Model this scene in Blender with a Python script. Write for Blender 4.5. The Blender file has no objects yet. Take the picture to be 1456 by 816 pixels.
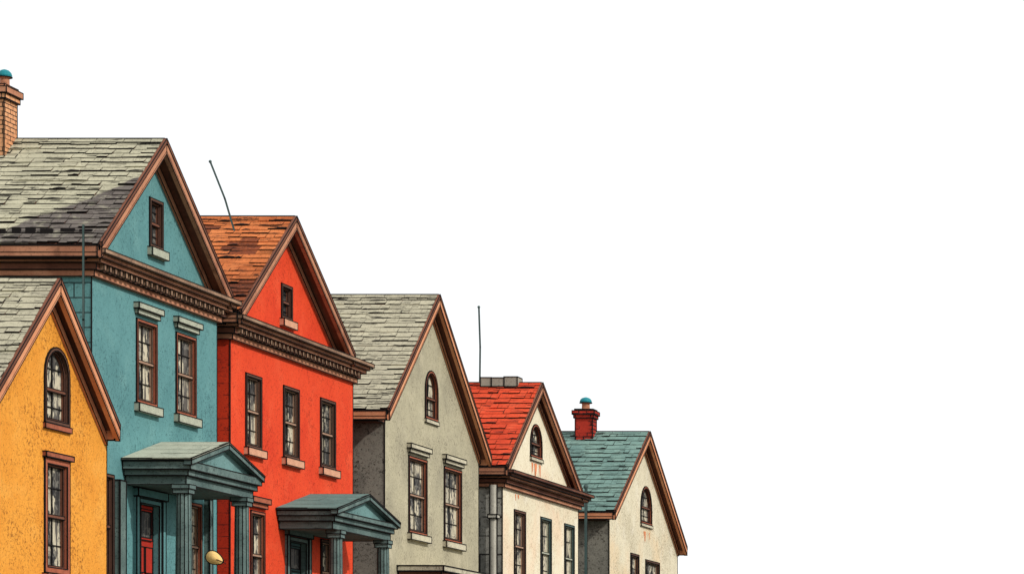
import bpy, math, random
from mathutils import Vector
from mathutils.geometry import tessellate_polygon
random.seed(7)
SC=bpy.context.scene
G=2.6   # ground level at the houses (metres above the camera)

# ------------------------------------------------------------ materials
def lin(r,g,b):
    f=lambda c:(c/255/12.92) if c/255<=0.04045 else ((c/255+0.055)/1.055)**2.4
    return (f(r),f(g),f(b))
def alb(r,g,b,k=1.25):
    return tuple(min(.85,c/k) for c in lin(r,g,b))
def rgba(c): return (c[0],c[1],c[2],1)
MATS={}
INKC=(.012,.010,.010)
def surf(name,base,dark=None,light=None,speck=.5,speckscale=11,brick=None,streak=0,rough=.9,stain=None,inkc=INKC,crack=0,dens=0.,painted_shade=None,tint=True):
    if name in MATS: return MATS[name]
    dark=dark or tuple(c*.72 for c in base); light=light or tuple(min(.85,c*1.12) for c in base)
    m=bpy.data.materials.new(name); m.use_nodes=True; MATS[name]=m
    n=m.node_tree.nodes; l=m.node_tree.links; n.clear()
    out=n.new('ShaderNodeOutputMaterial'); bs=n.new('ShaderNodeBsdfPrincipled'); l.new(bs.outputs[0],out.inputs[0])
    bs.inputs['Roughness'].default_value=rough; bs.inputs['Specular IOR Level'].default_value=.1
    tc=n.new('ShaderNodeTexCoord'); uv=n.new('ShaderNodeUVMap')
    def noise(scale,detail=5,ro=.6,vec=None):
        t=n.new('ShaderNodeTexNoise'); t.inputs['Scale'].default_value=scale; t.inputs['Detail'].default_value=detail
        t.inputs['Roughness'].default_value=ro; l.new(vec or tc.outputs['Object'],t.inputs['Vector']); return t.outputs['Fac']
    def ramp(fac,a,b):
        r=n.new('ShaderNodeMapRange'); r.inputs[1].default_value=a; r.inputs[2].default_value=b; l.new(fac,r.inputs[0]); return r.outputs[0]
    def math_(op,a,b=0.):
        k=n.new('ShaderNodeMath'); k.operation=op
        for i,v in enumerate((a,b)):
            if isinstance(v,(int,float)): k.inputs[i].default_value=v
            else: l.new(v,k.inputs[i])
        return k.outputs[0]
    def mix(fac,a,b,mode='MIX'):
        k=n.new('ShaderNodeMix'); k.data_type='RGBA'; k.blend_type=mode
        if isinstance(fac,(int,float)): k.inputs[0].default_value=fac
        else: l.new(fac,k.inputs[0])
        for i,v in ((6,a),(7,b)):
            if isinstance(v,tuple): k.inputs[i].default_value=rgba(v)
            else: l.new(v,k.inputs[i])
        return k.outputs[2]
    big=noise(.55,6,.62)
    col=mix(ramp(big,.42,.64),base,dark)
    col=mix(ramp(noise(1.3,5,.65),.52,.68),col,light)
    if stain: col=mix(math_('MULTIPLY',ramp(noise(.35,5,.6),.5,.62),.75),col,stain)
    if painted_shade:   # diagonal cast shadow painted into the lower slates, with a ragged edge
        z0_,x0_,sl_,sc_=painted_shade
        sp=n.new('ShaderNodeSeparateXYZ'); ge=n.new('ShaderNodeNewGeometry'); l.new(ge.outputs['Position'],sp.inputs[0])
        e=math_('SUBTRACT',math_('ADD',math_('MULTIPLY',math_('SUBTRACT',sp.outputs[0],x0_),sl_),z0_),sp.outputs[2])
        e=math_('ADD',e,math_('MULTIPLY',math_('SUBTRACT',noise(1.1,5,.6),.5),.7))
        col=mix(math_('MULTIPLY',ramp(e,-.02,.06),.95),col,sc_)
    if tint:
        at=n.new('ShaderNodeAttribute'); at.attribute_name='tint'
        tv=n.new('ShaderNodeMapRange'); tv.inputs[3].default_value=.72; tv.inputs[4].default_value=1.22; l.new(at.outputs['Fac'],tv.inputs[0])
        hs=n.new('ShaderNodeHueSaturation'); l.new(col,hs.inputs['Color']); l.new(tv.outputs[0],hs.inputs['Value']); col=hs.outputs[0]
    if speck>0:
        # fine ink stipple gathered in patches, plus sparse larger spots
        s=ramp(noise(speckscale,7,.85),.545-dens,.60-dens)
        where=ramp(noise(.8,5,.7),.42,.58)
        w2=math_('ADD',math_('MULTIPLY',where,.75),.25)
        col=mix(math_('MULTIPLY',math_('MULTIPLY',s,w2),speck*.9),col,inkc)
        s2=ramp(noise(speckscale*2.2,3,.7),.61,.65)
        col=mix(math_('MULTIPLY',s2,min(1,speck)),col,inkc)
        # faded worn patches
        s3=ramp(noise(2.6,8,.78),.54,.60)
        col=mix(math_('MULTIPLY',s3,.6*min(1,speck)),col,dark)
    if crack>0:
        a=math_('ABSOLUTE',math_('SUBTRACT',noise(.9,6,.62),.5))
        ln=n.new('ShaderNodeMapRange'); ln.inputs[1].default_value=.0025; ln.inputs[2].default_value=.0045; ln.inputs[3].default_value=1; ln.inputs[4].default_value=0; l.new(a,ln.inputs[0])
        col=mix(math_('MULTIPLY',math_('MULTIPLY',ln.outputs[0],ramp(noise(.6,3,.5),.52,.56)),crack),col,inkc)
    if streak>0:
        mp=n.new('ShaderNodeMapping'); l.new(tc.outputs['Object'],mp.inputs[0]); mp.inputs['Scale'].default_value=(1.8,17,17)
        s=ramp(noise(1.0,3,.5,mp.outputs[0]),.60,.64)
        col=mix(math_('MULTIPLY',s,streak),col,inkc)
    if brick:
        bw,bh,mo,amt=brick
        bt=n.new('ShaderNodeTexBrick'); l.new(uv.outputs[0],bt.inputs['Vector'])
        bt.inputs['Scale'].default_value=1; bt.inputs['Brick Width'].default_value=bw; bt.inputs['Row Height'].default_value=bh
        bt.inputs['Mortar Size'].default_value=mo; bt.inputs['Mortar Smooth'].default_value=.2
        br=ramp(noise(1.4,4,.6),.40,.5)
        col=mix(math_('MULTIPLY',math_('MULTIPLY',bt.outputs['Fac'],br),amt),col,inkc)
    l.new(col,bs.inputs['Base Color'])
    return m
INK=surf('ink_line',INKC,INKC,INKC,speck=0)
def glass_mat(name,thr):
    m=bpy.data.materials.new(name); m.use_nodes=True; MATS[name]=m
    n=m.node_tree.nodes; l=m.node_tree.links; bs=n['Principled BSDF']
    uv=n.new('ShaderNodeUVMap'); oi=n.new('ShaderNodeObjectInfo')
    ad=n.new('ShaderNodeVectorMath'); ad.operation='ADD'; l.new(uv.outputs[0],ad.inputs[0])
    cb=n.new('ShaderNodeMath'); cb.operation='MULTIPLY'; cb.inputs[1].default_value=37; l.new(oi.outputs['Random'],cb.inputs[0])
    l.new(cb.outputs[0],ad.inputs[1])
    def ns(sc,scale,detail,a,b):
        mp=n.new('ShaderNodeMapping'); mp.inputs['Scale'].default_value=sc; l.new(ad.outputs[0],mp.inputs[0])
        t=n.new('ShaderNodeTexNoise'); t.inputs['Scale'].default_value=scale; t.inputs['Detail'].default_value=detail; t.inputs['Roughness'].default_value=.7
        l.new(mp.outputs[0],t.inputs['Vector'])
        r=n.new('ShaderNodeMapRange'); r.inputs[1].default_value=a; r.inputs[2].default_value=b; l.new(t.outputs['Fac'],r.inputs[0]); return r.outputs[0]
    def mix(f,a,b):
        k=n.new('ShaderNodeMix'); k.data_type='RGBA'; l.new(f,k.inputs[0])
        for i,v in ((6,a),(7,b)):
            if isinstance(v,tuple): k.inputs[i].default_value=rgba(v)
            else: l.new(v,k.inputs[i])
        return k.outputs[2]
    c=mix(ns((1.6,.8,1),1.2,4,thr,thr+.03),(.03,.03,.03),alb(212,202,176))
    c=mix(ns((7,.5,1),1.2,3,.54,.58),c,(.10,.09,.08))
    c=mix(ns((1,1,1),6,6,.54,.60),c,(.16,.15,.13))
    l.new(c,bs.inputs['Base Color']); bs.inputs['Roughness'].default_value=.5; bs.inputs['Specular IOR Level'].default_value=.1
    return m
PANE=glass_mat('curtained_window_pane',.485)
PANEDK=glass_mat('dark_window_pane',.62)
PANEPALE=glass_mat('pale_window_pane',.36)

# ------------------------------------------------------------ mesh builder
class M:
    def __init__(s): s.v=[]; s.f=[]; s.m=[]; s.t=[]; s.slots=[]
    def slot(s,mat):
        if mat not in s.slots: s.slots.append(mat)
        return s.slots.index(mat)
    def face(s,pts,mat,tint=.55,n=None):
        pts=[Vector(p) for p in pts]
        if n is not None:
            a=Vector((0,0,0))
            for i in range(1,len(pts)-1): a+=(pts[i]-pts[0]).cross(pts[i+1]-pts[0])
            if a.dot(Vector(n))<0: pts=pts[::-1]
        b=len(s.v); s.v+=pts; s.f.append(list(range(b,b+len(pts)))); s.m.append(s.slot(mat)); s.t.append(tint)
    def box(s,x0,x1,y0,y1,z0,z1,mat,ink=.02,tint=None):
        t=tint if tint is not None else random.uniform(.4,.7)
        P=lambda i,j,k:(x1 if i else x0,y1 if j else y0,z1 if k else z0)
        s.face([P(1,0,0),P(1,1,0),P(1,1,1),P(1,0,1)],mat,t,(1,0,0)); s.face([P(0,0,0),P(0,1,0),P(0,1,1),P(0,0,1)],mat,t,(-1,0,0))
        s.face([P(0,0,0),P(1,0,0),P(1,0,1),P(0,0,1)],mat,t,(0,-1,0)); s.face([P(0,1,0),P(1,1,0),P(1,1,1),P(0,1,1)],mat,t,(0,1,0))
        s.face([P(0,0,0),P(1,0,0),P(1,1,0),P(0,1,0)],mat,t,(0,0,-1)); s.face([P(0,0,1),P(1,0,1),P(1,1,1),P(0,1,1)],mat,t,(0,0,1))
        if ink:
            for a in (0,1):
                for b in (0,1):
                    s.line(P(0,a,b),P(1,a,b),ink); s.line(P(a,0,b),P(a,1,b),ink); s.line(P(a,b,0),P(a,b,1),ink)
    def line(s,p,q,t=.025,mat=None):
        p=Vector(p); q=Vector(q); d=q-p
        if d.length<1e-5: return
        d.normalize(); up=Vector((0,0,1)) if abs(d.z)<.9 else Vector((1,0,0))
        a=d.cross(up).normalized()*t*.5; b=d.cross(a).normalized()*t*.5
        p=p-d*t*.5; q=q+d*t*.5; mat=mat or INK
        r=[(a+b),(b-a),(-a-b),(a-b)]
        for i in range(4):
            j=(i+1)%4; s._quad(p+r[i],p+r[j],q+r[j],q+r[i],mat)
        s._quad(*[p+k for k in r],mat); s._quad(*[q+k for k in r][::-1],mat)
    def _quad(s,a,b,c,d,mat):
        k=len(s.v); s.v+=[Vector(a),Vector(b),Vector(c),Vector(d)]; s.f.append([k,k+1,k+2,k+3]); s.m.append(s.slot(mat)); s.t.append(.5)
    def prism(s,poly,x0,x1,mat,ink=.02,tint=None):
        t=tint if tint is not None else random.uniform(.45,.65); N=len(poly)
        for x,nx in ((x0,-1),(x1,1)):
            for tri in tessellate_polygon([[Vector((y,z,0)) for y,z in poly]]):
                s.face([(x,poly[i][0],poly[i][1]) for i in tri],mat,t,(nx,0,0))
        area=sum(poly[i][0]*poly[(i+1)%N][1]-poly[(i+1)%N][0]*poly[i][1] for i in range(N))
        sg=1 if area>0 else -1
        for i in range(N):
            a=poly[i]; b=poly[(i+1)%N]; nn=(0,(b[1]-a[1])*sg,-(b[0]-a[0])*sg)
            s.face([(x0,*a),(x1,*a),(x1,*b),(x0,*b)],mat,t,nn)
            if ink:
                s.line((x1,*a),(x1,*b),ink); s.line((x0,*a),(x1,*a),ink)
    def ring(s,outer,inner,x0,x1,mat,ink=.02,tint=.55):
        N=len(outer)
        for i in range(N):
            j=(i+1)%N; A,B,C,D=outer[i],outer[j],inner[j],inner[i]
            s.face([(x1,*A),(x1,*B),(x1,*C),(x1,*D)],mat,tint,(1,0,0))
            s._quad((x0,*A),(x1,*A),(x1,*B),(x0,*B),mat)
            s._quad((x0,*D),(x1,*D),(x1,*C),(x0,*C),mat)
            if ink: s.line((x1,*A),(x1,*B),ink); s.line((x1,*D),(x1,*C),ink)
    def build(s,name,parent,uvunit=None,origin=None,label=None):
        if origin is None:
            xs=[v.x for v in s.v]; ys=[v.y for v in s.v]; zs=[v.z for v in s.v]
            origin=Vector(((min(xs)+max(xs))/2,(min(ys)+max(ys))/2,min(zs)))
        o0=Vector(origin)
        me=bpy.data.meshes.new(name); me.from_pydata([v-o0 for v in s.v],[],s.f)
        for m in s.slots: me.materials.append(m)
        me.polygons.foreach_set('material_index',s.m)
        Z=Vector((0,0,1)); UV=[]; TI=[]
        for p in me.polygons:
            n=p.normal
            if abs(n.z)>.97: u=Vector((1,0,0)); w=Vector((0,1,0))
            else: u=Z.cross(n).normalized(); w=n.cross(u)
            for li in p.loop_indices:
                c=me.vertices[me.loops[li].vertex_index].co+o0
                UV+= [c.y-uvunit[0],c.z-uvunit[1]] if uvunit else [c.dot(u),c.dot(w)]
                t=s.t[p.index]; TI+=[t,t,t,1.]
        me.uv_layers.new(name='UVMap'); me.color_attributes.new('tint','FLOAT_COLOR','CORNER')
        me.uv_layers['UVMap'].data.foreach_set('uv',UV)
        me.color_attributes['tint'].data.foreach_set('color',TI)
        me.update()
        ob=bpy.data.objects.new(name,me); SC.collection.objects.link(ob); WP[ob.name]=o0
        if parent is not None:
            ob.parent=parent; ob.location=o0-WP[parent.name]
        else: ob.location=o0
        if label: ob['label']=label
        return ob
WP={}
def empty(name,loc,parent=None):
    e=bpy.data.objects.new(name,None); SC.collection.objects.link(e); e.empty_display_size=.3
    WP[e.name]=Vector(loc); e.location=Vector(loc)-(WP[parent.name] if parent else Vector((0,0,0)))
    if parent: e.parent=parent
    return e

def outline(y0,y1,z0,z1,arch,i=0.):
    y0+=i;y1-=i;z0+=i;z1-=i
    if not arch: return [(y0,z0),(y1,z0),(y1,z1),(y0,z1)]
    r=(y1-y0)/2; zc=z1-r; pts=[(y0,z0),(y1,z0)]
    for k in range(13):
        a=math.pi*k/12; pts.append(((y0+y1)/2+r*math.cos(a),zc+r*math.sin(a)))
    return pts

def window(house,c,y0,y1,z0,z1,frame,sash,trim,ink=.025,arch=False,lintel=True,sill=True,rows=2,cols=2,pane=None,f=.07,head=None):
    w=empty('window',(c,(y0+y1)/2,z0),house); pane=pane or PANE
    m=M(); m.ring(outline(y0,y1,z0,z1,arch,.002),outline(y0,y1,z0,z1,arch,f),c-.20,c+.03,frame,ink*.7)
    m.ring(outline(y0,y1,z0,z1,arch,f+.002),outline(y0,y1,z0,z1,arch,f+.05),c-.14,c-.05,sash,ink*.5)
    zm=(z0+z1)/2-(.1 if arch else 0)
    m.box(c-.13,c-.03,y0+f+.01,y1-f-.01,zm-.035,zm+.035,sash,ink*.6)
    m.build('frame',w)
    m=M(); o=outline(y0,y1,z0,z1,arch,f+.01)
    for k in range(1,len(o)-1): m.face([(c-.115,*o[0]),(c-.115,*o[k]),(c-.115,*o[k+1])],pane,.5,(1,0,0))
    m.build('pane',w,uvunit=(y0,z0))
    m=M()
    a,b=y0+f+.04,y1-f-.04
    for k in range(1,cols):
        yy=y0+(y1-y0)*k/cols; m.box(c-.11,c-.085,yy-.013,yy+.013,z0+f+.05,z1-f-.05,INK,0)
    if rows>1:
        zz=(z0+zm)/2; m.box(c-.109,c-.087,a,b,zz-.011,zz+.011,INK,0)
        zz=(zm+z1)/2; m.box(c-.109,c-.087,a,b,zz-.011,zz+.011,INK,0)
    m.build('glazing_bar',w)
    if sill:
        m=M()
        if arch: m.box(c-.05,c+.06,y0-.04,y1+.04,z0-.13,z0-.015,trim,ink*.6,.55)
        else: m.box(c-.05,c+.13,y0-.1,y1+.1,z0-.22,z0-.02,trim,ink*.75,.6)
        m.build('sill',w)
    if head:
        m=M(); m.box(c-.05,c+.09,y0-.07,y1+.07,z1+.01,z1+.12,head,ink*.8,.5); m.build('lintel',w)
    elif lintel and not arch:
        m=M(); m.box(c-.05,c+.08,y0-.06,y1+.06,z1+.10,z1+.22,trim,ink*.75,.6); m.box(c-.05,c+.14,y0-.14,y1+.14,z1+.222,z1+.36,trim,ink*.75,.65)
        m.build('lintel',w)
    return (y0,y1,z0,z1,arch)

def door(house,c,y0,y1,z0,z1,dm,casing,ink=.025):
    d=empty('door',(c,(y0+y1)/2,z0),house)
    m=M(); m.ring(outline(y0,y1,z0,z1,False,.002),outline(y0,y1,z0,z1,False,.11),c-.22,c+.04,casing,ink*.8)
    m.box(c-.05,c+.12,y0-.22,y1+.22,z1+.03,z1+.22,casing,ink*.8)
    m.box(c-.02,c+.07,y0-.2,y0-.02,z0,z1+.02,casing,ink*.8); m.box(c-.02,c+.07,y1+.02,y1+.2,z0,z1+.02,casing,ink*.8)
    m.build('door_frame',d)
    a,b=y0+.12,y1-.12; zt=z1-.12
    m=M(); m.box(c-.18,c-.12,a,b,z0,zt,dm,ink*.8)
    h=zt-z0; mid=(a+b)/2
    for (p,q) in ((a+.1,mid-.05),(mid+.05,b-.1)):
        m.box(c-.13,c-.095,p,q,z0+.15,z0+h*.36,dm,ink*.8); m.box(c-.13,c-.095,p,q,z0+h*.42,z0+h*.64,dm,ink*.8)
    m.ring(outline(a+.12,b-.12,z0+h*.70,zt-.1,False),outline(a+.12,b-.12,z0+h*.70,zt-.1,False,.06),c-.13,c-.09,dm,ink*.8)
    m.build('door_leaf',d)
    m=M(); o=outline(a+.12,b-.12,z0+h*.70,zt-.1,False,.05)
    m.face([(c-.105,*p) for p in o],PANEDK,.5,(1,0,0))
    m.build('door_glass',d,uvunit=(y0,z0))
    m=M(); m.box(c-.12,c-.04,a+.05,a+.11,z0+1.0,z0+1.2,BRASS,.012); m.build('handle',d)
    return (y0,y1,z0,z1,False)

def tiles(m,ya,za,yt,zt,xb,xf,mat,course,gap=.012,inkp=.75,lip=.03,wid=(.16,.5),hook=None,wear=.09):
    d=Vector((0,yt-ya,zt-za)); L=d.length; d.normalize()
    nrm=Vector((0,-d.z,d.y)) 
    if nrm.z<0: nrm=-nrm
    k=max(1,round(L/course)); h=L/k
    P=lambda x,s,o:Vector((x,ya,za))+d*s+nrm*o
    for i in range(k):
        s0=i*h; s1=(i+1)*h; x=xb-random.uniform(0,.3)
        rowt=random.uniform(.48,.58); run=0
        while x<xf:
            w=random.uniform(*wid)*random.choice((1,1,1,1.6)); x1=min(x+w,xf)
            if xf-x1<.12: x1=xf
            xa=max(x,xb)
            if xa>=x1: x=x1; continue
            j=random.uniform(-.035,.02)+.02*math.sin(x*1.7+i*2.1); lp=lip*random.uniform(.35,1.4)
            t=min(1,max(0,rowt+random.uniform(-.08,.10)))
            mt=mat
            if hook: mt=hook(xa,(s0+s1)/2/L) or mat
            jr=j+random.uniform(-.015,.015)
            m.face([P(xa,s0-.01,.008),P(x1-gap*.6,s0-.01,.008),P(x1-gap*.6,s1+jr,lp),P(xa,s1+j,lp)],mt,t,nrm)
            if run<=0: inked=random.random()<inkp; run=random.randint(1,4)
            run-=1
            m.face([P(xa,s1+j,lp),P(x1-gap,s1+jr,lp),P(x1-gap,s1+jr,-.01),P(xa,s1+j,-.01)],INK if inked else mt,t*.6,d)
            if random.random()<.22: 
                m.face([P(x1-gap*1.8,s0+h*random.choice((.05,.4)),.014),P(x1-gap*.2,s0+h*.3,.014),P(x1-gap*.2,s1+jr,lp+.003),P(x1-gap*2.2,s1+j,lp+.003)],INK,.5,nrm)
            if random.random()<wear:   # chipped, missing corners and dark gaps
                q=random.uniform(.0,.5)*(x1-xa); hh=random.uniform(.03,.08)
                m.face([P(xa+q,s1+j-hh*.4,lp+.003),P((xa+x1)/2,s1+j-hh,lp+.002),P(x1-gap,s1+j-hh*.5,lp+.003),P(x1-gap,s1+j,lp+.004),P(xa+q*.6,s1+j,lp+.004)],INK,.5,nrm)
            if random.random()<wear*1.6: # short ink strokes on the slate
                sa=s0+h*random.uniform(.3,.75); u0=random.uniform(0,.4)*(x1-xa)
                m.face([P(xa+u0,sa,.04),P(x1-gap,sa+random.uniform(-.02,.02),.04),P(x1-gap,sa+.02,.04),P(xa+u0,sa+.016,.04)],INK,.5,nrm)
            x=x1

def column(parent,x,y,z0,z1,r,mat,ink=.02):
    m=M(); N=12; pts=[]
    for k in range(N):
        a=2*math.pi*k/N; da=2*math.pi/N
        pts+=[(r,a),(r,a+da*.74),(r*.88,a+da*.80),(r*.88,a+da*.94)]
    def ringp(z,sc): return [Vector((x+math.cos(a)*rr*sc,y+math.sin(a)*rr*sc,z)) for rr,a in pts]
    rs=[ringp(z,s) for z,s in [(z0+.28,1.02),(z0+1.1,1.0),(z1-.20,.9)]]
    for a,b in zip(rs,rs[1:]):
        for i in range(len(pts)):
            j=(i+1)%len(pts); m.face([a[i],a[j],b[j],b[i]],mat if i%4 in(0,) else INK,.55,(a[i]+a[j])/2-Vector((x,y,a[i].z)))
    q=r*1.12
    m.box(x-q,x+q,y-q,y+q,z1-.10,z1,mat,ink*.7); m.box(x-r*1.0,x+r*1.0,y-r*1.0,y+r*1.0,z1-.21,z1-.105,mat,ink*.7)
    m.box(x-q,x+q,y-q,y+q,z0,z0+.16,mat,ink); m.box(x-r*1.08,x+r*1.08,y-r*1.08,y+r*1.08,z0+.165,z0+.29,mat,ink)
    m.build('column',parent,origin=(x,y,z0))

def chimney(parent,x0,x1,y0,y1,zb,zt,brick,cap,pot,dome,ink=.025,r=None,ph=.85,cx=None):
    ch=empty('chimney',((x0+x1)/2,(y0+y1)/2,zb),parent)
    m=M(); m.box(x0,x1,y0,y1,zb,zt-.35,brick,ink)
    m.box(x0-.05,x1+.05,y0-.05,y1+.05,zt-.35,zt-.22,brick,ink*.8); m.box(x0-.10,x1+.10,y0-.10,y1+.10,zt-.215,zt-.07,cap,ink*.8)
    m.box(x0-.02,x1+.02,y0-.02,y1+.02,zt-.065,zt,cap,ink*.8); m.build('chimney_stack',ch)
    cx=cx or (x0+x1)/2; cy=(y0+y1)/2; r=r or min(x1-x0,y1-y0)*.24
    m=M(); N=16
    prof=[(r*1.05,zt),(r*.92,zt+.06*ph),(r*.88,zt+.24*ph),(r*1.1,zt+.27*ph)]
    hs=[(r*1.3,zt+.27*ph),(r*1.38,zt+.34*ph),(r*1.2,zt+.42*ph),(r*.8,zt+.48*ph),(r*.3,zt+.51*ph),(.001,zt+.52*ph)]
    for pr,mt in ((prof,pot),(hs,dome)):
        for (ra,za),(rb,zb2) in zip(pr,pr[1:]):
            for k in range(N):
                a=2*math.pi*k/N;b=2*math.pi*(k+1)/N
                m.face([(cx+ra*math.cos(a),cy+ra*math.sin(a),za),(cx+ra*math.cos(b),cy+ra*math.sin(b),za),(cx+rb*math.cos(b),cy+rb*math.sin(b),zb2),(cx+rb*math.cos(a),cy+rb*math.sin(a),zb2)],mt,.5,(math.cos((a+b)/2),math.sin((a+b)/2),.3))
    for k in range(N):
        a=2*math.pi*k/N;b=2*math.pi*(k+1)/N
        m.line((cx+r*1.34*math.cos(a),cy+r*1.34*math.sin(a),zt+.28*ph),(cx+r*1.34*math.cos(b),cy+r*1.34*math.sin(b),zt+.28*ph),ink)
    m.build('chimney_pot',ch)

def rod(name,parent,p,q,r,mat,ball=True,kink=0):
    m=M(); p=Vector(p); q=Vector(q); mid=(p+q)/2+Vector((kink,0,0))
    for a,b in ((p,mid),(mid,q)):
        m.line(a,b,r*2,mat); m.line(a+Vector((r*.9,0,0)),b+Vector((r*.9,0,0)),r*.7,INK)
    if ball:
        N=8
        for i in range(4):
            for k in range(N):
                P=lambda i,k:q+Vector((math.cos(2*math.pi*k/N)*math.sin(math.pi*i/4),math.sin(2*math.pi*k/N)*math.sin(math.pi*i/4),math.cos(math.pi*i/4)))*r*2.2
                m._quad(P(i,k),P(i+1,k),P(i+1,k+1),P(i,k+1),mat)
    return m.build(name,parent)

# ------------------------------------------------------------ house shell
def house(H):
    c=H['c'];y0,y1=H['y'];xb=c-11; xf=H['xf']; ya,za=H['apex']; yl,zl=H['l']; yr,zr=H['r']; ink=H['ink']
    cap,board,sof=H['cap'],H['board'],H['soffit']; th=.12
    root=H['root']; W=H['wall']
    top=lambda y:(za+(zl-za)*(ya-y)/(ya-yl)) if y<ya else (za+(zr-za)*(y-ya)/(yr-ya))
    wt=lambda y:(top(y) if y<=yr else zr)-th-.03
    holes=H['holes']; m=M()
    ys=sorted({y0,y1,ya}|{h[0] for h in holes}|{h[1] for h in holes}); zs=sorted({G-.5}|{h[2] for h in holes}|{h[3] for h in holes})
    for a,b in zip(ys,ys[1:]):
        lim=min(wt(a),wt(b)); zz=[z for z in zs if z<lim]; mid=(a+b)/2
        for k,z in enumerate(zz):
            if k+1<len(zz):
                z2=zz[k+1]; zm=(z+z2)/2
                if any(h[0]<mid<h[1] and h[2]<zm<h[3] for h in holes): continue
                m.face([(c,a,z),(c,b,z),(c,b,z2),(c,a,z2)],W,.55,(1,0,0))
            else: m.face([(c,a,z),(c,b,z),(c,b,wt(b)),(c,a,wt(a))],W,.55,(1,0,0))
    for h in holes:
        o=outline(*h[:4],h[4])
        if h[4]:
            arc=o[2:]; 
            for p,q in zip(arc,arc[1:]):
                cor=(h[1],h[3]) if (p[0]+q[0])/2>(h[0]+h[1])/2 else (h[0],h[3])
                m.face([(c,*cor),(c,*p),(c,*q)],W,.55,(1,0,0))
        for i in range(len(o)):
            a,b=o[i],o[(i+1)%len(o)]
            m._quad((c,*a),(c,*b),(c-.3,*b),(c-.3,*a),W)
            m.line((c+.004,*a),(c+.004,*b),ink)
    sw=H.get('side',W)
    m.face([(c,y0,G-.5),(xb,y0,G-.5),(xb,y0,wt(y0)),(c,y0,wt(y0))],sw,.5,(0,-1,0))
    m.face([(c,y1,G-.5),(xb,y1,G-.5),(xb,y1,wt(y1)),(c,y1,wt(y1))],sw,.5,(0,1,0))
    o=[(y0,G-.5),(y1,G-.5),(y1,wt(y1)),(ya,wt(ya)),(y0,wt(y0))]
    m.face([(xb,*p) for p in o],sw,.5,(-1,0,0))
    m.line((c,y0,G),(c,y0,wt(y0)),ink*.8); m.line((c,y1,G),(c,y1,wt(y1)),ink*.8)
    m.box(xb+.1,c+.09,y0-.09,y1+.09,G-.5,G+.45,STONE,ink)
    for (yy,zz,n_,ww,ll) in H.get('rust',()):
        for k in range(n_):
            a=yy+random.uniform(0,ww); l_=ll*random.uniform(.3,1); w_=random.uniform(.06,.16)
            m.face([(c+.006+.001*k,a,zz),(c+.006+.001*k,a+w_,zz),(c+.006+.001*k,a+w_*.7,zz-l_*.7),(c+.006+.001*k,a+w_*.4,zz-l_)],RUSTRUN,.6,(1,0,0))
    m.build('wall',root)
    # roof
    m=M()
    for yt,zt in ((yl,zl),(yr,zr)):
        m.prism([(yt,zt),(ya,za),(ya,za-th),(yt,zt-th)],xb-.3,xf,sof,ink*.5)
    tiles(m,ya,za+.012,yl-.05,zl+.012,xb-.3,xf-.01,H['tile'],H['course'],inkp=H.get('inkp',.82),lip=H.get('lip',.036),hook=H.get('hook'),wear=H.get('wear',.11))
    tiles(m,ya,za+.012,yr+.05,zr+.012,xb-.3,xf-.01,H['tile'],H['course'],lip=H.get('lip',.03))
    sx=xb-.3
    while sx<xf-.05:
        e=min(sx+random.uniform(.4,.7),xf-.02); t=random.uniform(.45,.65); hz=.05+random.uniform(0,.015)
        for s_ in (-1,1): m.face([(sx,ya+s_*.14,za-.05),(e-.012,ya+s_*.14,za-.05),(e-.012,ya,za+hz),(sx,ya,za+hz)],H['tile'],t,(0,s_*.3,1))
        m.line((sx,ya-.14,za-.05),(e,ya-.14,za-.05),ink*.5)
        sx=e
    m.line((xb-.3,ya,za+.065),(xf-.02,ya,za+.065),ink*.9)
    m.build('roof',root)
    for (yt,zt) in ((yl,zl),(yr,zr)):
        m=M()
        band=lambda a,b:[(yt,zt-a),(ya,za-a),(ya,za-b),(yt,zt-b)]
        m.prism(band(-.06,.05),xf-.03,xf+.05,cap,ink*.6)
        m.prism(band(.055,.30),xf-.07,xf+.04,board,ink*.6)
        m.line((xf+.042,yt,zt-.24),(xf+.042,ya,za-.24),ink*.3)
        m.build('bargeboard',root)
    for sgn,(yt,zt) in ((-1,(yl,zl)),(1,(yr,zr))):
        m=M(); ye=max(yt,y0) if sgn<0 else min(yt,y1); z_=top(ye)
        m.prism([(ye,z_-th-.05),(ya,za-th-.05),(ya,za-th-.27),(ye,z_-th-.27)],c-.02,c+.06,board,ink*.6)
        m.build('gable_trim',root)
    # eaves
    m=M()
    m.box(xb-.3,xf-.04,yl-.06,yl+.05,zl-.28,zl-.03,board,ink*.8)
    m.line((xb-.3,yl-.065,zl-.18),(xf-.04,yl-.065,zl-.18),ink*.4)
    m.box(xb,c-.01,yl+.045,y0+.05,zl-.31,zl-.20,sof,ink*.8)
    m.build('eaves_fascia',root)
    m=M(); m.box(xb-.3,xf-.06,yr-.05,yr+.06,zr-.28,zr-.03,board,ink*.8); m.build('eaves_fascia',root)
    if 'cornice' in H:
        zc0,zc1=H['cornice']; h=zc1-zc0; m=M()
        dent=H.get('dentils',True); top_=GREYBROWN if dent else DKBROWN
        for a,b,p,mt in [(0,.24,.10,board),(.25,.50,.17,cap),(.51,.66,.30,board),(.67,.82,.38,board if dent else cap),(.83,1.,.48,top_)]:
            m.box(xb-.2,c+p,y0-p*.85,y1+p*.85,zc0+h*a,zc0+h*b,mt,ink*.6)
        yy=y0+.05
        while dent and yy<y1-.1:
            t=random.uniform(.2,.7); m.box(c+.16,c+.27,yy,yy+random.uniform(.10,.14),zc0+h*.27,zc0+h*.50,GREYBROWN,ink*.45,t); yy+=.30
        m.build('cornice',root)

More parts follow.
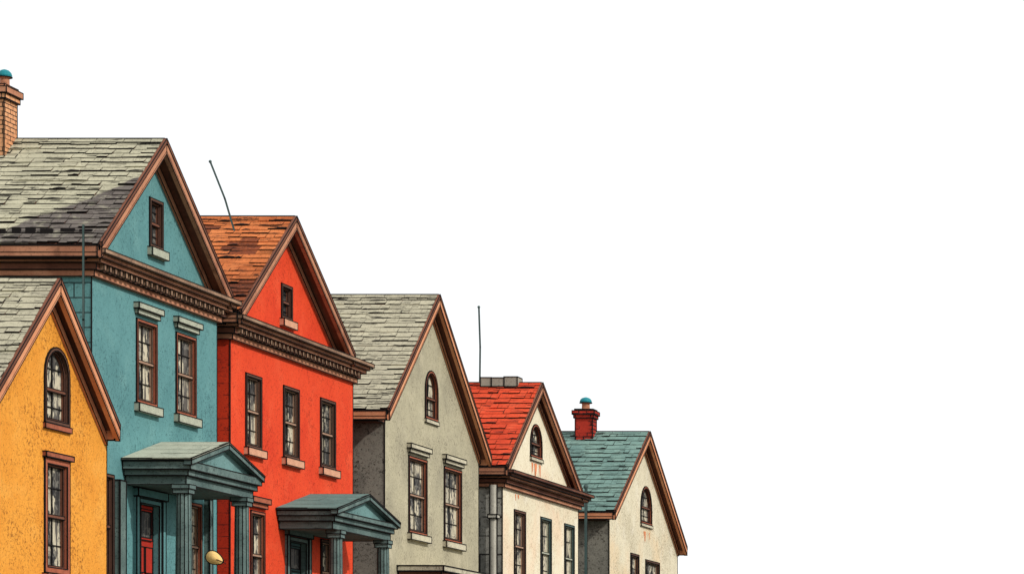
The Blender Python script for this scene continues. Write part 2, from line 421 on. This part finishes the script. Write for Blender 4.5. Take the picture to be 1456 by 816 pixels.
def porch(root,c,cp,y0,y1,ze0,ze1,zap,cols,matm,matr,ped,ink,r=.18):
    p=empty('porch',(c,(y0+y1)/2,G),root); ym=(y0+y1)/2
    m=M()
    m.box(c+.02,cp-.16,y0+.16,y1-.16,ze0,ze0+.2,matm,ink*.8)
    m.box(c+.02,cp-.08,y0+.08,y1-.08,ze0+.205,ze0+.34,matm,ink*.8)
    m.box(c+.02,cp,y0,y1,ze0+.345,ze1,matm,ink*.8)
    m.build('porch_beam',p)
    m=M()
    m.prism([(y0+.12,ze1+.01),(y1-.12,ze1+.01),(ym,zap-.1)],c+.02,cp-.12,ped,ink)
    for yt in (y0-.05,y1+.05):
        m.prism([(yt,ze1+.02),(ym,zap),(ym,zap-.12),(yt,ze1-.09)],cp-.13,cp+.05,matm,ink*.8)
    m.build('pediment',p)
    m=M()
    for yt in (y0-.07,y1+.07):
        m.prism([(yt,ze1+.06),(ym,zap+.04),(ym,zap+.0),(yt,ze1+.025)],c+.02,cp+.06,matr,ink*.8)
        tiles(m,ym,zap+.045,yt,ze1+.065,c+.02,cp+.05,matr,.6,inkp=.1,lip=.012,wid=(.6,1.4),wear=.03)
    m.build('porch_roof',p)
    for y in cols: column(p,cp-.27,y,G+.7,ze0,r,matm,ink*.9)
    m=M(); m.box(c+.1,cp+.1,y0,y1,G-.4,G+.7,STONE,ink)
    for k in range(3): m.box(cp+.1+.3*k,cp+.4+.3*k,ym-1.1,ym+1.1,G-.4,G+.52-.17*k,STONE,ink)
    m.build('porch_steps',p)
    return p

# palettes
STONE=surf('weathered_stone',alb(170,165,150),speck=.6)
BRASS=surf('brass',alb(190,150,70),speck=0,rough=.4)
RUSTRUN=surf('rust_run',alb(236,150,104),alb(222,130,84),speck=.2)
TAN=surf('tan_painted_trim',alb(234,162,120),alb(210,134,96),alb(240,176,134),speck=.3,streak=.1)
CORN=surf('brown_painted_cornice',alb(202,142,110),alb(160,104,80),alb(218,158,124),speck=.5,streak=.3)
DKBROWN=surf('dark_brown_trim',alb(132,86,68),alb(98,62,50),speck=.3,streak=.2)
GREYBROWN=surf('greyed_brown_trim',alb(172,138,112),alb(130,100,82),alb(188,156,128),speck=.5,streak=.4)
RUST=surf('rust_red_window_frame',alb(180,104,78),alb(130,74,56),speck=.5)
SASHL=surf('pale_sash',alb(180,144,120),speck=.3)
DARKF=surf('dark_window_frame',alb(112,80,66),alb(78,56,48),speck=.3)
TEALW=surf('teal_stucco',alb(104,154,155),alb(92,140,142),alb(116,164,163),speck=.85,inkc=alb(48,82,86),crack=.7,dens=.01,tint=False)
TEALS=surf('teal_side_boarding',alb(102,152,152),alb(80,124,126),speck=.8,brick=(1.6,.34,.018,.8),tint=False)
TEALT=surf('pale_grey_beige_trim',alb(186,188,168),alb(156,160,144),speck=.7)
DTEAL=surf('dark_teal_painted_wood',alb(106,126,122),alb(80,100,98),alb(130,150,144),speck=.8,streak=.3)
LTEAL=surf('pediment_teal',alb(122,160,158),speck=.7)
REDW=surf('vermilion_stucco',alb(236,80,46),alb(222,68,40),alb(242,94,58),speck=.85,inkc=alb(130,36,22),crack=.7,dens=.005,tint=False)
REDS=surf('vermilion_side_wall',alb(225,66,38),alb(190,52,34),speck=.8,brick=(1.2,.3,.015,.6),tint=False)
SILLR=surf('peach_sill',alb(225,170,138),alb(190,135,110),speck=.6)
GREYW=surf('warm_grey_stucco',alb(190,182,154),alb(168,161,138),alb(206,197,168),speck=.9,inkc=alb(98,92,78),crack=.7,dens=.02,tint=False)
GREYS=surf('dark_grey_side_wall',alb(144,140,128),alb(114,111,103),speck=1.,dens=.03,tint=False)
CREAMT=surf('cream_stone_trim',alb(214,206,180),alb(180,172,150),speck=.8)
CREAMW=surf('cream_stucco',alb(244,234,206),alb(234,222,192),alb(250,243,222),speck=.85,inkc=alb(158,132,100),stain=alb(242,214,182),crack=.7,dens=.005,tint=False)
CREAMS=surf('grey_block_side_wall',alb(172,170,160),alb(132,132,126),speck=.9,brick=(1.5,.62,.03,.9),dens=.01,tint=False)
LASTW=surf('pale_cream_stucco',alb(234,224,196),alb(216,206,178),alb(242,234,212),speck=1.,inkc=alb(134,114,90),stain=alb(234,210,172),crack=.8,dens=.02,tint=False)
YELW=surf('ochre_yellow_stucco',alb(244,166,66),alb(234,152,56),alb(248,178,82),speck=1.,inkc=alb(126,74,30),dens=.03,crack=.5,tint=False)
BRICK=surf('pale_orange_brick',alb(230,172,126),alb(206,138,96),speck=.6,brick=(.27,.105,.013,1.))
REDBRICK=surf('red_brick',alb(196,62,46),alb(150,42,34),speck=.7,brick=(.3,.15,.025,1.))
DOME=surf('teal_glazed_cap',alb(40,140,150),speck=.2,rough=.4)
DOORR=surf('red_painted_door',alb(190,56,42),alb(150,42,34),speck=.4)
DOORT=surf('dark_teal_door',alb(70,98,98),speck=.4)
METAL=surf('weathered_metal',alb(85,105,102),speck=.3)
PIPE=surf('pale_downpipe',alb(205,200,185),speck=.5)
SLG=surf('grey_green_slate',alb(194,189,162),alb(178,174,150),alb(204,198,170),speck=.7,streak=.9,painted_shade=(12.0,-32.1,.67,alb(110,102,98)))  # the roof's diagonal shadow is part of this slate's colour
SLB=surf('pale_grey_slate',alb(194,188,162),alb(178,172,150),alb(204,198,170),speck=.7,streak=.9)
SLO=surf('burnt_orange_slate',alb(220,128,74),alb(196,106,60),alb(230,142,86),speck=.85,streak=.9)
SLOD=surf('worn_brown_slate',alb(150,80,50),alb(110,62,44),alb(176,98,60),speck=.9,streak=.9,dens=.02)
SLR=surf('red_slate',alb(228,84,52),alb(206,70,44),alb(236,100,66),speck=.6,streak=.75)
SLT=surf('teal_slate',alb(128,160,150),alb(104,134,128),alb(142,172,160),speck=.6,streak=.9)
PROOF=surf('porch_roof_teal_lead',alb(116,148,142),alb(98,128,124),speck=.6,streak=.4)
PGREY=surf('porch_roof_grey_lead',alb(200,203,182),alb(174,180,162),speck=.7,streak=.4)

GRP='gabled houses standing in a row along the street'
def root(name,label,c,y):
    e=empty(name,(c,y,G)); e['label']=label; e['category']='house'; e['group']=GRP; return e
# ---- teal house
C=-30
r=root('house','tall teal house with grey slate gable roof and columned porch',C,76.0)
h=[]
h.append(window(r,C,75.5,76.3,12.25,13.42,DARKF,DKBROWN,TEALT,.025,lintel=False,cols=2,pane=PANEDK))
h.append(window(r,C,74.72,75.93,8.45,10.43,RUST,SASHL,TEALT,.028))
h.append(window(r,C,77.12,78.38,8.45,10.43,RUST,SASHL,TEALT,.028))
h.append(window(r,C,72.5,73.4,4.2,6.6,DARKF,DKBROWN,TEALT,.028,lintel=False,pane=PANEDK))
h.append(window(r,C,77.75,78.75,4.2,6.35,RUST,SASHL,TEALT,.028,lintel=False))
h.append(door(r,C,74.8,76.15,G+.7,6.2,DOORR,TEALW,.03))
house(dict(root=r,c=C,y=(72.2,79.8),xf=-29.62,apex=(75.5,14.75),l=(71.75,11.68),r=(79.75,11.66),ink=.03,cap=DKBROWN,board=CORN,soffit=DKBROWN,
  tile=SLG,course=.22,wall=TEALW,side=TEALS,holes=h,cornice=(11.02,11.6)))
chimney(r,-34.0,-33.17,74.85,75.55,13.6,15.98,BRICK,CORN,CORN,DOME,.024,r=.12,cx=-33.31,ph=.8)
porch(r,C,-28.4,73.9,78.5,6.45,6.98,7.6,(74.2,77.9),DTEAL,PGREY,LTEAL,.026,r=.185)
for a,b in ((73.45,73.8),(78.95,79.15)):
    m=M(); m.box(C-.02,C+.14,a,b,G,6.5,DTEAL,.03); m.build('pilaster',r)
m=M(); m.line((-40.5,72.05,11.98),(-30,72.05,11.98),.04); xx=-40.5
while xx<-29.95:
    w_=random.uniform(.16,.36); m.box(xx,min(xx+w_,-29.9),72.02,72.09,11.94,12.06+random.uniform(0,.06),INK,0); xx+=random.uniform(.3,.46)
m.build('snow_guard',r)
rod('downpipe',r,(-29.86,71.42,7.8),(-29.86,71.42,12.05),.02,METAL,False)
# ---- red house
r=root('house','vermilion house with worn orange slate roof and teal columned porch',C,85.4)
h=[]
h.append(window(r,C,84.35,85.15,11.78,12.7,DARKF,DKBROWN,SILLR,.028,lintel=False,pane=PANEDK))
for a,b in ((81.75,82.87),(84.5,85.68),(87.38,88.58)):
    h.append(window(r,C,a,b,8.1,10.0,DARKF,SASHL,SILLR,.030,lintel=False))
h.append(window(r,C,82.1,83.1,4.2,6.48,RUST,SASHL,RUST,.03))
h.append(door(r,C,84.85,86.3,G+.7,6.0,DOORT,DTEAL,.032))
h.append(window(r,C,87.4,88.3,4.3,6.1,DARKF,SASHL,SILLR,.03,lintel=False))
def worn(x,f):
    v=math.sin(x*3.1+f*9)+math.sin(x*1.3-f*14+2)
    return SLOD if v+f*1.6>1.55 else None
house(dict(root=r,c=C,y=(80.7,90.1),xf=-29.62,apex=(84.35,14.42),l=(80.35,11.38),r=(89.05,11.36),ink=.033,cap=DKBROWN,board=CORN,soffit=DKBROWN,
  tile=SLO,course=.23,wall=REDW,side=REDS,holes=h,cornice=(10.72,11.3),hook=worn,wear=.22))
porch(r,C,-28.4,84.0,89.1,6.15,6.62,7.22,(84.75,88.65),DTEAL,PROOF,LTEAL,.028,r=.18)
rod('antenna',r,(-30.98,83.75,13.85),(-31.66,83.75,15.82),.02,METAL,kink=.05)
# ---- grey house
r=root('house','warm grey stucco house with pale slate roof and arched attic window',C,97.6)
h=[]
h.append(window(r,C,96.7,97.95,10.45,11.95,RUST,DKBROWN,CREAMT,.032,arch=True))
h.append(window(r,C,95.1,96.85,6.85,9.15,RUST,SASHL,CREAMT,.034))
h.append(window(r,C,98.6,100.4,6.85,9.15,RUST,SASHL,CREAMT,.034))
house(dict(root=r,c=C,y=(92.9,102.3),xf=-29.68,apex=(97.05,14.2),l=(92.25,10.2),r=(102.5,9.8),ink=.036,cap=DKBROWN,board=TAN,soffit=DKBROWN,
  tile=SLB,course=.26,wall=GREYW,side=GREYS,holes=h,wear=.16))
p=empty('canopy',(C,97.4,5.3),r)
m=M(); m.box(C+.02,-28.6,94.0,101.2,5.62,5.78,CREAMT,.035); m.box(C+.02,-28.7,94.1,101.1,5.3,5.61,DKBROWN,.035); m.build('canopy_roof',p)
for yy in (94.6,97.6,100.6): column(p,-28.9,yy,G,5.3,.16,DTEAL,.03)
# ---- cream house
r=root('house','cream stucco house with red slate roof and pale corner downpipe',C,109.75)
h=[]
h.append(window(r,C,108.3,109.75,10.4,11.55,RUST,DKBROWN,CREAMT,.034,arch=True))
for a,b,pn,fr in ((106.35,107.7,PANE,DARKF),(109.6,110.95,PANEPALE,METAL),(112.7,114.0,PANEPALE,METAL)):
    h.append(window(r,C,a,b,6.0,8.42,fr,SASHL if pn is PANE else TEALT,CREAMT,.028,lintel=False,pane=pn))
house(dict(root=r,c=C,y=(105.0,114.6),xf=-29.72,apex=(108.75,12.9),l=(104.55,9.7),r=(114.0,9.64),ink=.038,cap=DKBROWN,board=CORN,soffit=DKBROWN,dentils=False,
  tile=SLR,course=.34,lip=.045,wall=CREAMW,side=CREAMS,holes=h,cornice=(9.05,9.6),rust=((108.4,10.2,8,1.2,.6),(106.4,8.95,3,1,.3))))
m=M(); xx=-31.75
while xx<-30.5:
    w_=random.uniform(.25,.45); m.box(xx,min(xx+w_,-30.42)+.01,108.5,109.1,12.8,13.13+random.uniform(-.03,.03),STONE,.03); xx+=w_
m.build('ridge_block',r)
rod('antenna',r,(-31.85,108.75,12.8),(-31.88,108.75,15.55),.024,METAL,kink=.03)
m=M(); 
for k in range(10):
    a=2*math.pi*k/10;b=2*math.pi*(k+1)/10; R=.12;X,Y=-30.22,104.75
    m.face([(X+R*math.cos(a),Y+R*math.sin(a),G),(X+R*math.cos(b),Y+R*math.sin(b),G),(X+R*math.cos(b),Y+R*math.sin(b),9.1),(X+R*math.cos(a),Y+R*math.sin(a),9.1)],PIPE,.5,(math.cos(a),math.sin(a),0))
for q in (-.12,.12): m.line((-30.22+q,104.72,G),(-30.22+q,104.72,9.1),.04)
for z in (4,6,8): m.box(-30.37,-30.07,104.6,104.95,z,z+.12,PIPE,.03)
m.build('downpipe',r)
# ---- last house
r=root('house','pale cream house with teal slate roof and short red brick chimney',C,124.5)
h=[]
h.append(window(r,C,123.9,125.7,9.3,10.78,RUST,DKBROWN,CREAMT,.036,arch=True))
h.append(window(r,C,122.3,123.6,5.8,8.0,DARKF,SASHL,CREAMT,.036,lintel=False))
h.append(window(r,C,124.7,127.0,5.8,7.9,DARKF,SASHL,CREAMT,.036,lintel=False,cols=3))
house(dict(root=r,c=C,y=(119.05,130.2),xf=-29.66,apex=(123.95,12.8),l=(118.5,9.3),r=(130.3,8.72),ink=.04,cap=DKBROWN,board=TAN,soffit=DKBROWN,
  tile=SLT,course=.36,lip=.045,wall=LASTW,side=GREYS,holes=h,rust=((124.2,9.0,4,1.2,.5),)))
chimney(r,-32.42,-31.74,123.4,124.0,12.3,13.68,REDBRICK,REDBRICK,CORN,DOME,.034,r=.17,ph=.95)
rod('downpipe',r,(-30.65,118.2,G),(-30.65,118.2,10.2),.045,METAL)
# ---- yellow house
c=-29
r=root('house','ochre yellow stucco house with steep slate gable and arched window',c,67.8)
h=[]
h.append(window(r,c,67.35,68.6,7.2,8.85,DARKF,DKBROWN,RUST,.028,arch=True))
h.append(window(r,c,67.35,68.6,4.0,6.45,RUST,DKBROWN,TAN,.028,f=.12,head=RUST))
house(dict(root=r,c=c,y=(64.9,70.6),xf=-28.7,apex=(67.4,10.2),l=(64.4,7.5),r=(70.5,7.4),ink=.028,cap=DKBROWN,board=TAN,soffit=DKBROWN,
  tile=SLB,course=.23,wall=YELW,side=YELW,holes=h))

# ---- drifting leaf
LEAF=surf('dry_yellow_leaf',alb(250,214,142),alb(240,186,100),speck=.4)
m=M(); N=20; O=Vector((-28.0,74.35,4.74))
def lp(t,s,k=1):
    a=2*math.pi*t/N; u=math.cos(a)*.22*s; v=math.sin(a)*.15*s*(1-.25*math.cos(a))
    ct,st=math.cos(-.45),math.sin(-.45)
    return O+Vector((u*ct-v*st,-.08*(1-s*s),u*st+v*ct))
for ring_ in ((1,.6),(.6,.25),(.25,.001)):
    for t in range(N): m.face([lp(t,ring_[0]),lp(t+1,ring_[0]),lp(t+1,ring_[1]),lp(t,ring_[1])],LEAF,.7,(0,-1,0))
for t in range(N): m.line(lp(t,1),lp(t+1,1),.02)
m.line(lp(0,.4),lp(0,1.2),.02)
lf=m.build('leaf',None); lf['label']='curled dry yellow leaf drifting beside the porch column'; lf['category']='leaf'

# ------------------------------------------------------------ setting
GR=surf('dry_grass_ground',(.09,.10,.05),speck=.3); AS=surf('asphalt',(.05,.05,.05),speck=.3); PV=surf('paving_slabs',(.3,.29,.27),speck=.3,brick=(.9,.6,.02,.6))
m=M(); prof=[(-600,-1.6),(45,-1.6),(60,2.6),(160,2.6),(240,1.),(3000,-2)]
for (a,za_),(b,zb_) in zip(prof,prof[1:]): m.face([(-2000,a,za_),(2000,a,za_),(2000,b,zb_),(-2000,b,zb_)],GR,.5,(0,0,1))
g=m.build('ground',None); g['kind']='structure'
m=M(); m.face([(-23,60.1,G+.008),(-15,60.1,G+.008),(-15,158,G+.008),(-23,158,G+.008)],AS,.5,(0,0,1))
q=m.build('road',None); q['kind']='structure'
m=M(); m.box(-26.2,-23.02,60.2,158,G-.3,G+.13,PV,0); q=m.build('pavement',None); q['kind']='structure'

# ------------------------------------------------------------ light
w=bpy.data.worlds.new('World'); SC.world=w; w.use_nodes=True
n=w.node_tree.nodes; l=w.node_tree.links; n.clear()
o=n.new('ShaderNodeOutputWorld'); add=n.new('ShaderNodeAddShader'); b1=n.new('ShaderNodeBackground'); b2=n.new('ShaderNodeBackground')
d=Vector((.80,-.30,.55)).normalized()
sky=n.new('ShaderNodeTexSky'); sky.sky_type='NISHITA'; sky.sun_disc=False
sky.sun_elevation=math.asin(d.z); sky.sun_rotation=math.atan2(d.x,d.y)
l.new(sky.outputs[0],b1.inputs[0]); b1.inputs[1].default_value=.02
b2.inputs[0].default_value=(1,1,1,1); b2.inputs[1].default_value=.97
l.new(b1.outputs[0],add.inputs[0]); l.new(b2.outputs[0],add.inputs[1]); l.new(add.outputs[0],o.inputs[0])
sl=bpy.data.lights.new('sun','SUN'); sl.energy=3.0; sl.angle=math.radians(.5); sl.color=(1,.96,.9)
so=bpy.data.objects.new('sun',sl); SC.collection.objects.link(so); so.rotation_euler=d.to_track_quat('Z','Y').to_euler(); so.location=(20,20,60)
cd=bpy.data.cameras.new('camera'); co=bpy.data.objects.new('camera',cd); SC.collection.objects.link(co)
co.location=(0,0,0); co.rotation_euler=(math.radians(90),0,0)
cd.sensor_width=36; cd.lens=4500/1456*36; cd.shift_x=(728-2000)/1456; cd.shift_y=(1080-408)/1456; cd.clip_end=6000; cd.clip_start=.5
SC.camera=co
SC.view_settings.view_transform='Standard'; SC.view_settings.look='None'; SC.view_settings.exposure=0
